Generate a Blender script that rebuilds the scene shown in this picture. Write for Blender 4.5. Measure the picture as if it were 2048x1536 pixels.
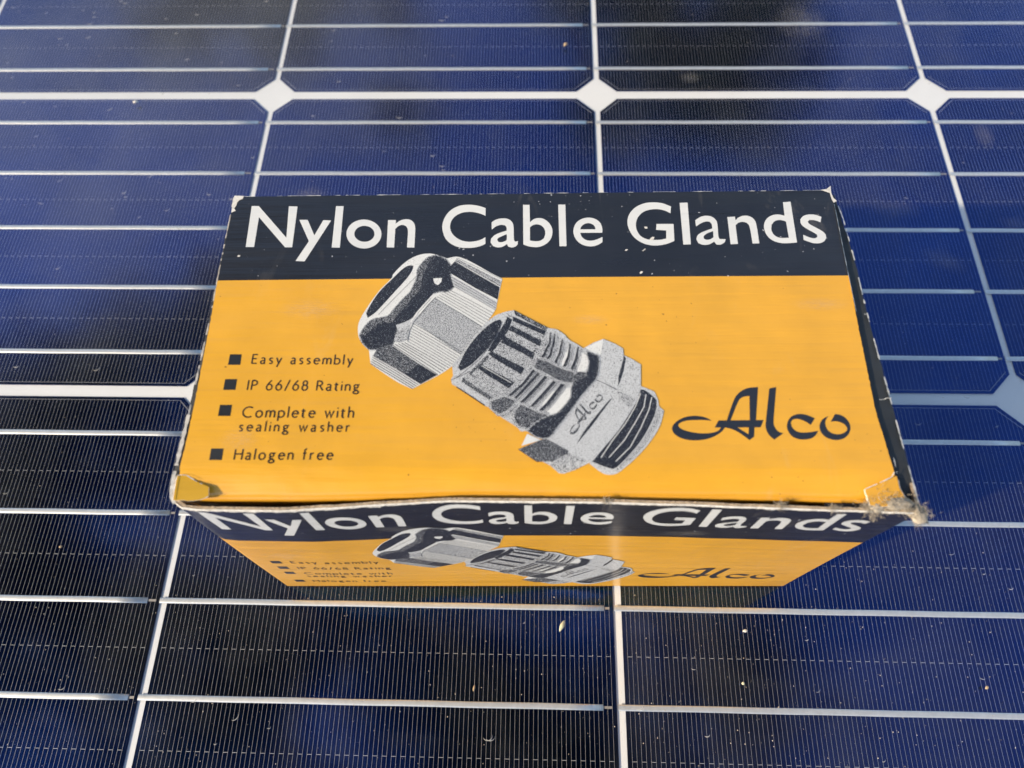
import bpy, math, random
from mathutils import Vector, Matrix, noise
from mathutils.geometry import tessellate_polygon
R = math.radians
random.seed(7)
for o in list(bpy.data.objects): bpy.data.objects.remove(o)
scene = bpy.context.scene
COL = scene.collection

# ------------------------------------------------------------------ camera
F_PX = 1450.0
CAM_ROT = (0.440815946, 0.0207610934, 0.0201658092)
CAM_LOC = Vector((-0.0303694942, -0.280464012, 0.261716317))
cam_d = bpy.data.cameras.new('camera'); cam = bpy.data.objects.new('camera', cam_d); COL.objects.link(cam)
cam.location = CAM_LOC; cam.rotation_euler = CAM_ROT
cam_d.sensor_width = 36; cam_d.lens = F_PX/2048*36
cam_d.clip_start = 0.01; cam_d.clip_end = 3000
cam_d.dof.use_dof = True; cam_d.dof.focus_distance = 0.232; cam_d.dof.aperture_fstop = 12.5
scene.camera = cam

# ------------------------------------------------------------------ sky, sun, exposure
SUN_AZ, SUN_EL = R(-113), R(27)          # azimuth from +Y, clockwise
world = bpy.data.worlds.new('World'); scene.world = world; world.use_nodes = True
wn = world.node_tree.nodes; wl = world.node_tree.links
sky = wn.new('ShaderNodeTexSky'); sky.sky_type = 'NISHITA'; sky.sun_disc = False
sky.sun_elevation = SUN_EL; sky.sun_rotation = SUN_AZ; sky.dust_density = 1.2; sky.ozone_density = 1.0
bg = wn['Background']; bg.inputs['Strength'].default_value = 0.15
wl.new(sky.outputs[0], bg.inputs['Color'])
sd = bpy.data.lights.new('sun', 'SUN'); sd.energy = 3.6; sd.angle = R(1.2); sd.color = (1, 0.84, 0.60)
sun = bpy.data.objects.new('sun', sd); COL.objects.link(sun)
sv = Vector((math.sin(SUN_AZ)*math.cos(SUN_EL), math.cos(SUN_AZ)*math.cos(SUN_EL), math.sin(SUN_EL)))
sun.rotation_euler = (-sv).to_track_quat('-Z', 'Y').to_euler(); sun.location = sv*4
scene.view_settings.view_transform = 'Standard'; scene.view_settings.look = 'None'
scene.view_settings.exposure = 0.70; scene.view_settings.gamma = 1; scene.view_settings.use_curve_mapping = False

# ------------------------------------------------------------------ helpers
def tag(o, label=None, cat=None, group=None, kind=None):
    if label: o['label'] = label
    if cat: o['category'] = cat
    if group: o['group'] = group
    if kind: o['kind'] = kind
    return o

class MB:
    """collects verts / faces with material index and optional smooth flag"""
    def __init__(s): s.v = []; s.f = []; s.m = []; s.sm = []
    def vert(s, p): s.v.append(tuple(p)); return len(s.v)-1
    def face(s, ids, m=0, sm=False): s.f.append(tuple(ids)); s.m.append(m); s.sm.append(sm)
    def quad(s, a, b, c, d, m=0, sm=False):
        i = len(s.v); s.v += [tuple(a), tuple(b), tuple(c), tuple(d)]; s.face((i, i+1, i+2, i+3), m, sm)
    def box(s, lo, hi, m=0):
        x0, y0, z0 = lo; x1, y1, z1 = hi; i = len(s.v)
        s.v += [(x0,y0,z0),(x1,y0,z0),(x1,y1,z0),(x0,y1,z0),(x0,y0,z1),(x1,y0,z1),(x1,y1,z1),(x0,y1,z1)]
        for f in ((3,2,1,0),(4,5,6,7),(0,1,5,4),(1,2,6,5),(2,3,7,6),(3,0,4,7)): s.face([i+k for k in f], m)
    def grid(s, pts, m=0, sm=True, mf=None):
        """pts[row][col]"""
        nr, nc = len(pts), len(pts[0]); i = len(s.v)
        for r in pts: s.v += [tuple(p) for p in r]
        for r in range(nr-1):
            for c in range(nc-1):
                a = i+r*nc+c
                s.face((a, a+1, a+nc+1, a+nc), mf(r, c) if mf else m, sm)
    def sheet(s, pts, offs, m=0, m_back=0, m_edge=0, mf=None):
        """a sheet with thickness: pts grid and a second grid displaced by offs (vector or function)"""
        of = offs if callable(offs) else (lambda r, c: offs)
        s.grid(pts, m, True, mf)
        back = [[Vector(p)+Vector(of(r, c)) for c, p in enumerate(row)] for r, row in enumerate(pts)]
        s.grid([list(reversed(row)) for row in back], m_back)
        nr, nc = len(pts), len(pts[0])
        for c in range(nc-1):
            s.quad(pts[0][c+1], pts[0][c], back[0][c], back[0][c+1], m_edge)
            s.quad(pts[-1][c], pts[-1][c+1], back[-1][c+1], back[-1][c], m_edge)
        for r in range(nr-1):
            s.quad(pts[r][0], pts[r+1][0], back[r+1][0], back[r][0], m_edge)
            s.quad(pts[r+1][-1], pts[r][-1], back[r][-1], back[r+1][-1], m_edge)
    def tube(s, path, rad, n=6, m=0):
        rf = rad if callable(rad) else (lambda k: rad)
        rings = []
        for k, p in enumerate(path):
            p = Vector(p); a = Vector(path[max(k-1, 0)]); b = Vector(path[min(k+1, len(path)-1)])
            t = (b-a).normalized(); u = t.orthogonal().normalized(); w = t.cross(u)
            rings.append([p+(u*math.cos(2*math.pi*j/n)+w*math.sin(2*math.pi*j/n))*rf(k) for j in range(n)]+[])
        for r in rings: r.append(r[0])
        s.grid(rings, m, True)
    def build(s, name, mats, parent=None):
        me = bpy.data.meshes.new(name); me.from_pydata(s.v, [], s.f)
        if not isinstance(mats, (list, tuple)): mats = [mats]
        for m in mats: me.materials.append(m)
        me.polygons.foreach_set('material_index', s.m); me.polygons.foreach_set('use_smooth', s.sm)
        me.update()
        o = bpy.data.objects.new(name, me); COL.objects.link(o)
        if parent: o.parent = parent
        return o

# ---- materials
def new_mat(name):
    m = bpy.data.materials.new(name); m.use_nodes = True
    nt = m.node_tree; return m, nt, nt.nodes, nt.links, nt.nodes['Principled BSDF']
def N(nodes, t, **kw):
    n = nodes.new(t)
    for k, v in kw.items(): setattr(n, k, v)
    return n
def noise_n(nodes, links, vec, scale, detail=4, rough=0.55, dist=0):
    n = nodes.new('ShaderNodeTexNoise'); n.inputs['Scale'].default_value = scale
    n.inputs['Detail'].default_value = detail; n.inputs['Roughness'].default_value = rough; n.inputs['Distortion'].default_value = dist
    links.new(vec, n.inputs['Vector']); return n.outputs['Fac']
def ramp(nodes, links, fac, stops):
    r = nodes.new('ShaderNodeValToRGB'); el = r.color_ramp.elements
    while len(el) < len(stops): el.new(0.5)
    for e, (p, c) in zip(el, stops): e.position = p; e.color = (c if len(c) == 4 else (*c, 1)) if hasattr(c, '__len__') else (c, c, c, 1)
    links.new(fac, r.inputs['Fac']); return r.outputs['Color']
def mixc(nodes, links, fac, a, b, mode='MIX'):
    n = nodes.new('ShaderNodeMix'); n.data_type = 'RGBA'; n.blend_type = mode
    for sock, v in ((n.inputs[0], fac), (n.inputs[6], a), (n.inputs[7], b)):
        if isinstance(v, bpy.types.NodeSocket): links.new(v, sock)
        elif hasattr(v, '__len__'): sock.default_value = (*v, 1) if len(v) == 3 else v
        else: sock.default_value = v
    return n.outputs[2]
def math_n(nodes, links, op, a, b=None):
    n = nodes.new('ShaderNodeMath'); n.operation = op
    for k, v in enumerate((a, b)):
        if v is None: continue
        if isinstance(v, bpy.types.NodeSocket): links.new(v, n.inputs[k])
        else: n.inputs[k].default_value = v
    return n.outputs[0]
def objcoord(nodes, links, scale=None):
    tc = nodes.new('ShaderNodeTexCoord'); v = tc.outputs['Object']
    if scale:
        mp = nodes.new('ShaderNodeMapping'); mp.inputs['Scale'].default_value = scale
        links.new(v, mp.inputs['Vector']); v = mp.outputs['Vector']
    return v
def bump(nodes, links, h, strength, dist, bsdf):
    b = nodes.new('ShaderNodeBump'); b.inputs['Strength'].default_value = strength; b.inputs['Distance'].default_value = dist
    links.new(h, b.inputs['Height']); links.new(b.outputs[0], bsdf.inputs['Normal'])

def simple(name, col, rough=0.6, metal=0, var=0.0, scale=300, spec=0.5):
    m, nt, nd, lk, b = new_mat(name)
    b.inputs['Roughness'].default_value = rough; b.inputs['Metallic'].default_value = metal
    b.inputs['Specular IOR Level'].default_value = spec
    if var:
        f = noise_n(nd, lk, objcoord(nd, lk), scale, 5)
        c = ramp(nd, lk, f, [(0.25, tuple(x*(1-var) for x in col)), (0.75, tuple(min(1, x*(1+var)) for x in col))])
        lk.new(c, b.inputs['Base Color'])
    else: b.inputs['Base Color'].default_value = (*col, 1)
    return m

def print_mat(name, col, speck, speck_th=0.73, rough=0.34, blot=0.06, coat=0.25):
    """varnished ink on coated board: slight mottling, tiny worn specks, faint flute relief"""
    m, nt, nd, lk, b = new_mat(name)
    oc = objcoord(nd, lk)
    big = noise_n(nd, lk, oc, 60, 5)
    c = ramp(nd, lk, big, [(0.3, tuple(x*(1-blot) for x in col)), (0.7, tuple(min(1, x*(1+blot)) for x in col))])
    f = noise_n(nd, lk, oc, 900, 2, 0.5)
    clus = noise_n(nd, lk, oc, 45, 3)
    f2 = math_n(nd, lk, 'ADD', f, math_n(nd, lk, 'MULTIPLY', math_n(nd, lk, 'SUBTRACT', clus, 0.5), 0.25))
    msk = ramp(nd, lk, f2, [(speck_th, 0.0), (speck_th+0.03, 1.0)])
    c = mixc(nd, lk, msk, c, speck)
    sc = noise_n(nd, lk, objcoord(nd, lk, (120, 34, 34)), 1, 5, 0.65, 1.5)
    sc2 = noise_n(nd, lk, oc, 22, 3)
    sk = math_n(nd, lk, 'MULTIPLY', ramp(nd, lk, sc, [(0.58, 0.0), (0.78, 1.0)]), ramp(nd, lk, sc2, [(0.45, 0.0), (0.65, 0.16)]))
    c = mixc(nd, lk, sk, c, (0.62, 0.55, 0.45))
    lk.new(c, b.inputs['Base Color'])
    rg = noise_n(nd, lk, objcoord(nd, lk, (30, 260, 260)), 1, 4)
    lk.new(ramp(nd, lk, rg, [(0.3, rough-0.06), (0.7, rough+0.08)]), b.inputs['Roughness'])
    b.inputs['Coat Weight'].default_value = min(1, coat*1.9); b.inputs['Specular IOR Level'].default_value = 0.7; b.inputs['Coat Roughness'].default_value = 0.22
    fl = noise_n(nd, lk, objcoord(nd, lk, (22, 330, 330)), 1, 3)
    dent = noise_n(nd, lk, oc, 26, 3, 0.5, 0.4)
    hgt = math_n(nd, lk, 'ADD', fl, math_n(nd, lk, 'MULTIPLY', dent, 3.0))
    bp = nd.new('ShaderNodeBump'); bp.inputs['Strength'].default_value = 0.4; bp.inputs['Distance'].default_value = 0.0006
    lk.new(hgt, bp.inputs['Height']); lk.new(bp.outputs[0], b.inputs['Normal']); lk.new(bp.outputs[0], b.inputs['Coat Normal'])
    return m

def ink_mat(name, ink, paper, cover, scale=4600):
    """stippled halftone: share of ink grains about `cover`"""
    m, nt, nd, lk, b = new_mat(name)
    f = noise_n(nd, lk, objcoord(nd, lk), scale, 2, 0.6)
    th = 0.5+(0.5-cover)*0.36
    k = ramp(nd, lk, f, [(th-0.02, 0.0), (th+0.02, 1.0)])
    lk.new(mixc(nd, lk, k, paper, ink), b.inputs['Base Color'])
    b.inputs['Roughness'].default_value = 0.36; b.inputs['Coat Weight'].default_value = 0.25; b.inputs['Coat Roughness'].default_value = 0.22
    return m

PAPER = (0.68, 0.68, 0.66); GREY = (0.52, 0.53, 0.54); INK = (0.014, 0.016, 0.024)
M = {}
M['orange'] = print_mat('orange_ink', (0.73, 0.365, 0.026), (0.30, 0.13, 0.015), 0.755)
M['black'] = print_mat('black_ink', (0.013, 0.013, 0.016), (0.45, 0.45, 0.46), 0.735, 0.33, 0.2, 0.3)
M['flap_black'] = print_mat('side_black_ink', (0.020, 0.021, 0.022), (0.30, 0.30, 0.30), 0.74, 0.6, 0.3, 0.0)
M['white_ink'] = print_mat('white_lettering', PAPER, (0.5, 0.5, 0.5), 0.80, 0.36, 0.03)
M['logo'] = print_mat('logo_ink', (0.016, 0.018, 0.024), (0.3, 0.3, 0.3), 0.80)
M['text'] = print_mat('text_ink', (0.030, 0.018, 0.010), (0.1, 0.08, 0.04), 0.82)
M['bullet'] = print_mat('bullet_ink', (0.018, 0.019, 0.020), (0.1, 0.1, 0.08), 0.8)
M['g_light'] = ink_mat('halftone_light', INK, GREY, 0.22)
M['g_mid'] = ink_mat('halftone_mid', INK, GREY, 0.42)
M['g_deep'] = ink_mat('halftone_deep', INK, GREY, 0.72)
M['g_dark'] = ink_mat('halftone_dark', INK, GREY, 0.93)
M['g_white'] = ink_mat('halftone_white', INK, PAPER, 0.06)
M['board'] = simple('raw_board', (0.42, 0.32, 0.22), 0.9, 0, 0.35, 700)
M['inside'] = simple('board_inside', (0.20, 0.13, 0.08), 0.9, 0, 0.2, 300)
M['worn'] = simple('worn_paper', (0.62, 0.59, 0.54), 0.9, 0, 0.25, 900)
M['fluff'] = simple('paper_fluff', (0.36, 0.31, 0.245), 0.95, 0, 0.4, 1500)
M['yellow'] = print_mat('faded_yellow_ink', (0.55, 0.31, 0.02), (0.6, 0.5, 0.2), 0.78)

# ------------------------------------------------------------------ pixel -> place
CR = cam.rotation_euler.to_matrix()
def ray(px, py): return CR @ Vector(((px-1024)/F_PX, -(py-768)/F_PX, -1.0))
def at_z(px, py, z):
    d = ray(px, py); return CAM_LOC + d*((z-CAM_LOC.z)/d.z)

# ------------------------------------------------------------------ solar panel
GRID_Z = -0.0016
KS = (CAM_LOC.z-GRID_Z)/CAM_LOC.z
P = 0.1597*KS; Q = 0.16194*KS; W = 0.1569*KS; BUS = Q*0.97285/5
def gx(u): return CAM_LOC.x+((u-1)*0.1597-CAM_LOC.x)*KS
def gy(v): return CAM_LOC.y+(-v*0.16194-CAM_LOC.y)*KS

def make_cell_mat():
    m, nt, nd, lk, b = new_mat('silicon_cell')
    oc = objcoord(nd, lk)
    f = noise_n(nd, lk, oc, 25, 4)
    g = noise_n(nd, lk, oc, 2600, 2)
    c = ramp(nd, lk, f, [(0.3, (0.001, 0.050, 0.25)), (0.7, (0.002, 0.068, 0.33))])
    c = mixc(nd, lk, ramp(nd, lk, g, [(0.35, 0.0), (0.7, 0.5)]), c, (0.003, 0.010, 0.06))
    lk.new(c, b.inputs['Base Color']); b.inputs['Metallic'].default_value = 1.0
    b.inputs['Roughness'].default_value = 0.13
    oi = nd.new('ShaderNodeObjectInfo')
    lk.new(mixc(nd, lk, 1.0, c, ramp(nd, lk, oi.outputs['Random'], [(0.0, (0.80, 0.82, 0.86)), (1.0, (1.1, 1.1, 1.12))]), 'MULTIPLY'), b.inputs['Base Color'])
    return m
def make_glass_mat():
    m, nt, nd, lk, b = new_mat('dusty_glass')
    nd.remove(b)
    oc = objcoord(nd, lk)
    tr = nd.new('ShaderNodeBsdfTransparent'); gl = nd.new('ShaderNodeBsdfGlossy'); gl.inputs['Roughness'].default_value = 0.06
    lw = nd.new('ShaderNodeLayerWeight'); lw.inputs['Blend'].default_value = 0.5
    fr = math_n(nd, lk, 'ADD', math_n(nd, lk, 'MULTIPLY', math_n(nd, lk, 'POWER', lw.outputs['Facing'], 5.0), 0.96), 0.035)
    mx = nd.new('ShaderNodeMixShader'); lk.new(fr, mx.inputs[0]); lk.new(tr.outputs[0], mx.inputs[1]); lk.new(gl.outputs[0], mx.inputs[2])
    # dust film: cloudy wipes, fine grain
    a = noise_n(nd, lk, objcoord(nd, lk, (1.0, 0.55, 1)), 13, 6, 0.62, 1.2)
    a = ramp(nd, lk, a, [(0.47, 0.0), (0.78, 1.0)])
    s = noise_n(nd, lk, objcoord(nd, lk, (1, 4.5, 1)), 22, 4, 0.6, 0.6)
    s = ramp(nd, lk, s, [(0.5, 0.0), (0.85, 1.0)])
    g = noise_n(nd, lk, oc, 1500, 2)
    g = ramp(nd, lk, g, [(0.66, 0.0), (0.80, 1.0)])
    d = math_n(nd, lk, 'ADD', math_n(nd, lk, 'MULTIPLY', a, 0.040), math_n(nd, lk, 'MULTIPLY', s, 0.016))
    d = math_n(nd, lk, 'ADD', d, math_n(nd, lk, 'MULTIPLY', g, 0.010))
    # sunlit haze painted over the far left of the pane as extra dust film
    tcx = nd.new('ShaderNodeTexCoord'); mpx = nd.new('ShaderNodeMapping'); mpx.vector_type = 'TEXTURE'
    mpx.inputs['Location'].default_value = (-0.26, 0.06, 0.04); mpx.inputs['Scale'].default_value = (0.26, 0.24, 1); mpx.inputs['Rotation'].default_value = (0, 0, 0.5)
    lk.new(tcx.outputs['Object'], mpx.inputs['Vector']); gx_ = nd.new('ShaderNodeTexGradient'); gx_.gradient_type = 'SPHERICAL'; lk.new(mpx.outputs[0], gx_.inputs[0])
    dr = math_n(nd, lk, 'MULTIPLY', ramp(nd, lk, gx_.outputs['Fac'], [(0.0, 0.0), (0.7, 1.0)]), ramp(nd, lk, noise_n(nd, lk, oc, 9, 5, 0.6, 0.8), [(0.3, 0.35), (0.7, 1.0)]))
    d = math_n(nd, lk, 'ADD', d, math_n(nd, lk, 'MULTIPLY', dr, 0.105))
    d = math_n(nd, lk, 'ADD', d, 0.001)
    du = nd.new('ShaderNodeBsdfDiffuse'); du.inputs['Color'].default_value = (0.54, 0.57, 0.58, 1)
    m2 = nd.new('ShaderNodeMixShader'); lk.new(d, m2.inputs[0]); lk.new(mx.outputs[0], m2.inputs[1]); lk.new(du.outputs[0], m2.inputs[2])
    lk.new(m2.outputs[0], nd['Material Output'].inputs['Surface'])
    return m
M['cell'] = make_cell_mat(); M['glass'] = make_glass_mat()
M['backsheet'] = simple('white_backsheet', (0.78, 0.78, 0.77), 0.55, 0, 0.03, 40)
M['ribbon'] = simple('tinned_ribbon', (0.78, 0.78, 0.76), 0.40, 0.62, 0.08, 500)
M['finger'] = simple('silver_finger', (0.42, 0.42, 0.42), 0.5, 0.2, 0.2, 900)
M['alu'] = simple('anodised_aluminium', (0.62, 0.63, 0.64), 0.38, 1.0, 0.05, 80)
M['tab'] = simple('bare_busbar', (0.36, 0.33, 0.30), 0.5, 0.4, 0.2, 900)

panel = bpy.data.objects.new('solar_panel', None); COL.objects.link(panel); panel.location = (0, 0, -0.040); panel.empty_display_size = 0.1
tag(panel, 'blue monocrystalline solar panel with white grid lines under the cardboard box', 'solar panel')
PO = Vector((0, 0, 0.040))     # panel-local offset: parts are built in world coordinates
U0, U1, V0, V1 = -3, 5, -3, 3
x0, x1, y0, y1 = gx(U0)-0.012, gx(U1)+0.012, gy(V1)-0.016, gy(V0)+0.016
mb = MB(); mb.box((x0, y0, GRID_Z-0.0012+0.04), (x1, y1, GRID_Z-0.0004+0.04)); mb.build('backsheet', M['backsheet'], panel)
mb = MB(); mb.quad((x0, y0, 0.04), (x1, y0, 0.04), (x1, y1, 0.04), (x0, y1, 0.04)); mb.build('glass_pane', M['glass'], panel)
for nm, lo, hi in (('a', (x0-0.012, y0-0.012, 0), (x1+0.012, y0, 0.0415)), ('b', (x0-0.012, y1, 0), (x1+0.012, y1+0.012, 0.0415)),
                   ('c', (x0-0.012, y0+0.0005, 0), (x0, y1-0.0005, 0.0412)), ('d', (x1, y0+0.0005, 0), (x1+0.012, y1-0.0005, 0.0412))):
    mb = MB(); mb.box(lo, hi); mb.build('frame_rail', M['alu'], panel)
CH = 0.0085; h = W/2
def oct_pts(h, c, z): return [(-h+c,-h,z),(h-c,-h,z),(h,-h+c,z),(h,h-c,z),(h-c,h,z),(-h+c,h,z),(-h,h-c,z),(-h,-h+c,z)]
mb = MB(); i0 = len(mb.v); mb.v += oct_pts(h, CH, 0); mb.v += oct_pts(h, CH, -0.0003)
mb.face(range(8)); mb.face([15-k for k in range(8)])
for k in range(8): mb.face((k, 8+k, 8+(k+1) % 8, (k+1) % 8))
cell0 = mb.build('cell', M['cell'], panel); cell_me = cell0.data
# fingers, edge line and the dashes half way between ribbons
mb = MB(); zf = 0.00003; npit = 102; pit = (W-0.0030)/(npit-1); hw = 0.000034
inset = 0.0012
for k in range(npit):
    x = -W/2+0.0015+k*pit
    lim = h-inset-max(0, abs(x)-(h-CH))
    mb.quad((x-hw, -lim, zf), (x+hw, -lim, zf), (x+hw, lim, zf), (x-hw, lim, zf))
    if k < npit-1 and k % 2 == 0:
        for j in (-2, -1, 0, 1, 2):
            for sgn in ((1,) if j < 2 else ()):
                yy = (j+0.5)*BUS
                mb.quad((x+hw, yy-0.00007, zf), (x+pit-hw, yy-0.00007, zf), (x+pit-hw, yy+0.00007, zf), (x+hw, yy+0.00007, zf))
a = oct_pts(h-inset, CH-0.0002, zf*0.6); b = oct_pts(h-inset-0.00012, CH-0.0002, zf*0.6)
for k in (0, 1, 3, 4, 5, 7): mb.quad(a[k], a[(k+1) % 8], b[(k+1) % 8], b[k])
finger0 = mb.build('finger_grid', M['finger'], cell0); tag(finger0, kind='stuff')
# ribbon: raised strip from the left gap to just short of the right cell edge, bare busbar stub after it
def ribbon_mesh(dx):
    mb = MB(); w = 0.00098; t = 0.00026; xl, xr = -W/2-(P-W)*0.92, W/2-0.0042+dx
    prof = [(-w, 0), (-w*0.9, t*0.7), (-w*0.5, t), (w*0.5, t), (w*0.9, t*0.7), (w, 0)]
    n = 14; rows = []
    for k in range(n+1):
        x = xl+(xr-xl)*k/n; wob = 0.00005*math.sin(k*1.7+dx*9000)
        rows.append([(x, p[0]+wob, 0.00005+p[1]) for p in prof])
    mb.grid(rows, 0, True)
    mb.face([len(mb.v)-6+k for k in range(6)])
    mb.quad((xr, -0.0004, 0.00008), (W/2-0.0012, -0.0004, 0.00008), (W/2-0.0012, 0.0004, 0.00008), (xr, 0.0004, 0.00008), 1)
    return mb
rib0 = ribbon_mesh(0).build('ribbon', [M['ribbon'], M['tab']], cell0)
rib_b = ribbon_mesh(0.0011).build('ribbon', [M['ribbon'], M['tab']], cell0); rib_me = [rib0.data, rib_b.data]
bpy.data.objects.remove(rib_b)
ribbon_y = [(j)*BUS for j in (-2, -1, 0, 1, 2)]
first = True
for iu in range(U0, U1):
    for iv in range(V0, V1):
        if first: c, fg = cell0, finger0
        else:
            c = cell0.copy(); COL.objects.link(c); c.parent = panel
            fg = finger0.copy(); COL.objects.link(fg); fg.parent = c
        c.location = (gx(iu+0.5), gy(iv+0.5), GRID_Z+0.04)
        c.rotation_euler = (random.uniform(-0.0006, 0.0006), random.uniform(-0.0006, 0.0006), random.uniform(-0.0006, 0.0006))
        for j, yy in enumerate(ribbon_y):
            if first and j == 0: r = rib0
            else: r = rib0.copy(); COL.objects.link(r); r.parent = c
            r.data = rib_me[(j+iu+iv) % 2]
            r.location = (random.uniform(-0.0003, 0.0003), yy, 0.0)
        first = False

# ------------------------------------------------------------------ ground under the panel
def make_ground():
    m, nt, nd, lk, b = new_mat('dry_ground')
    f = noise_n(nd, lk, objcoord(nd, lk), 3, 8)
    lk.new(ramp(nd, lk, f, [(0.3, (0.05, 0.05, 0.03)), (0.7, (0.12, 0.10, 0.06))]), b.inputs['Base Color']); b.inputs['Roughness'].default_value = 0.95
    return m
mb = MB(); mb.grid([[(x*60.0, y*60.0, -0.042) for x in range(-8, 9)] for y in range(-8, 9)])
tag(mb.build('ground', make_ground()), kind='structure')

# ------------------------------------------------------------------ the box
FBL = at_z(575, 1172, 0); FBR = at_z(1566, 1172, 0)
YAW = math.atan2(FBR.y-FBL.y, FBR.x-FBL.x); BW = (FBR-FBL).length
box = bpy.data.objects.new('cardboard_box', None); COL.objects.link(box)
box.location = (FBL.x, FBL.y, 0.0002); box.rotation_euler = (0, 0, YAW); box.empty_display_size = 0.05
tag(box, 'worn orange and black cardboard box of nylon cable glands with frayed corners', 'box')
RZ = Matrix.Rotation(-YAW, 3, 'Z')
H = 0.090
def loc_at(px, py, z=H):
    d = at_z(px, py, z)-Vector((FBL.x, FBL.y, 0)); d = RZ @ d; return d
def interp(tab, x):
    if x <= tab[0][0]: return tab[0][1]
    for (a, fa), (b, fb) in zip(tab, tab[1:]):
        if x <= b:
            t = (x-a)/(b-a); t = t*t*(3-2*t)*0.5+t*0.5
            return fa+(fb-fa)*t
    return tab[-1][1]
def nz(x, y=0, z=0): return noise.noise(Vector((x, y, z)))

# lid outline from the photograph (box-local metres)
lidL = [loc_at(*p) for p in ((470, 394), (436, 560), (412, 690), (385, 830), (366, 920), (352, 975), (350, 992))]
lidR = [loc_at(*p) for p in ((1662, 384), (1697, 552), (1726, 700), (1757, 850), (1781, 930), (1796, 980), (1801, 1000))]
LL = sorted([(p.y, p.x) for p in lidL]); LR = sorted([(p.y, p.x) for p in lidR])
YB = (loc_at(470, 394).y+loc_at(1662, 382).y)/2
front_px = [(350, 1001), (420, 1001), (600, 1001), (800, 998), (950, 994), (1100, 996), (1200, 998), (1500, 1000), (1720, 1005), (1800, 1006)]
LF = [(loc_at(*p, 0.0877).x, loc_at(*p, 0.0877).y) for p in front_px]
BAND_Y = loc_at(1000, 557).y
def lidz(x, y):
    """gentle sag to the front fold"""
    yf = interp(LF, x); t = max(0.0, min(1.0, (0.0095-(y-yf))/0.0095))
    c = 0.0009*(4*(x/BW)*(1-x/BW)) * math.sin(math.pi*max(0, min(1, y/0.098)))
    return H-0.0024*t**1.9 - c*0.35 + 0.00012*nz(x*20, y*20, 3)
def lid_pt(x, y, e=0.0): return Vector((x, y, lidz(x, y)+e))

# front wall: straight bottom edge, bowed top edge
wt_px = [(346, 1004), (365, 1017), (400, 1021), (565, 1023), (654, 1018), (781, 1010), (900, 1003.5), (1080, 1005), (1180, 1006), (1370, 1011), (1490, 1016), (1700, 1023), (1836, 1028)]
WH = 0.0888
WT = [(loc_at(*p, WH).x, loc_at(*p, WH).y) for p in wt_px]
WX0, WX1 = WT[0][0], WT[-1][0]
ART_DZ = 0.0084       # the front art is the lid art shifted
def wall_pt(x, z, e=0.0):
    t = z/WH
    # side edges flare slightly to the top
    yt = interp(WT, x)
    return Vector((x, yt*t + 0.0004*nz(x*12, z*12, 9)*math.sin(math.pi*min(1, max(0, t))) - e, z))
def side_x(z, right):
    t = z/WH
    return (BW+(WX1-BW)*t**1.3) if right else (0+WX0*t**1.3)
def front_xy(x, y):
    """lid art coordinates -> front wall coordinates (x squeezed with the flare of the wall)"""
    return x, y-ART_DZ

# ---- lid
NX, NY = 80, 96
rows = []
ys = []
def lid_row(v):  # v 0 front .. 1 back
    row = []
    for c in range(NX+1):
        u = c/NX
        y_est = v*YB
        xl = interp(LL, y_est); xr = interp(LR, y_est)
        x = xl+(xr-xl)*u
        yf = interp(LF, x); y = yf+(YB-yf)*v
        if c in (0, NX): x += 0.00018*nz(y*900, c)
        if v == 1: y += 0.00012*nz(x*700, 5)
        row.append(lid_pt(x, y))
    return row
vb = BAND_Y/YB
vs = [k/NY for k in range(NY+1)]
kb = min(range(len(vs)), key=lambda k: abs(vs[k]-(BAND_Y-0.0045)/(YB-0.0045))); vs[kb] = (BAND_Y-0.0048)/(YB-0.0048)
rows = []
# folded lip going down inside the front wall
for ang, dz in ((None, -0.012), (None, -0.006)):
    rows.append([Vector((p.x*0.992+0.0007, p.y+0.0008, p.z+dz)) for p in lid_row(0)])
r0 = lid_row(0)
for a in (0, 25, 50, 75):
    ca, sa = math.cos(R(a)), math.sin(R(a))
    rows.append([Vector((p.x, p.y+0.0009*(1-ca), p.z-0.0009*(1-sa))) for p in r0])
nfold = len(rows)
for v in vs: 
    rr = lid_row(v)
    if v == 0: rr = [Vector((p.x, p.y+0.0009, p.z)) for p in rr]
    rows.append(rr)
for r in range(len(rows[-1])):   # make the band boundary exactly straight in y
    p = rows[nfold+kb][r]; rows[nfold+kb][r] = lid_pt(p.x, BAND_Y+0.0003*math.sin(p.x*20))
mb = MB()
mb.sheet(rows, lambda r, c: (0, 0.0005 if r < nfold else 0, -0.0005 if r >= nfold else -0.0001), 0, 3, 2,
         mf=lambda r, c: 1 if r >= nfold+kb else 0)
lid = mb.build('lid', [M['orange'], M['black'], M['board'], M['inside']], box)

# ---- walls
def front_grid(off, nx=60, nzz=30, zc=None):
    g = []
    for r in range(nzz+1):
        z = WH*r/nzz
        row = []
        for c in range(nx+1):
            xl, xr = side_x(z, 0), side_x(z, 1)
            x = xl+(xr-xl)*c/nx
            p = wall_pt(x, z)
            row.append(Vector((p.x, p.y+off, p.z)))
        g.append(row)
    return g
FBAND = BAND_Y-ART_DZ
def wall_rows():
    zs = [WH*r/40 for r in range(41)]
    k = min(range(41), key=lambda i: abs(zs[i]-FBAND)); zs[k] = FBAND
    g = []
    for z in zs:
        row = []
        for c in range(181):
            xl, xr = side_x(z, 0), side_x(z, 1); x = xl+(xr-xl)*c/180
            p = wall_pt(x, z)
            if z == zs[-1]: p.z += 0.00018*nz(x*350, 1)+0.00012*nz(x*1400, 2)
            row.append(p)
        g.append(row)
    return g, k
g, kf = wall_rows()
mb = MB(); mb.sheet(g, (0, 0.0009, 0), 0, 3, 2, mf=lambda r, c: 1 if r >= kf else 0)
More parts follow.
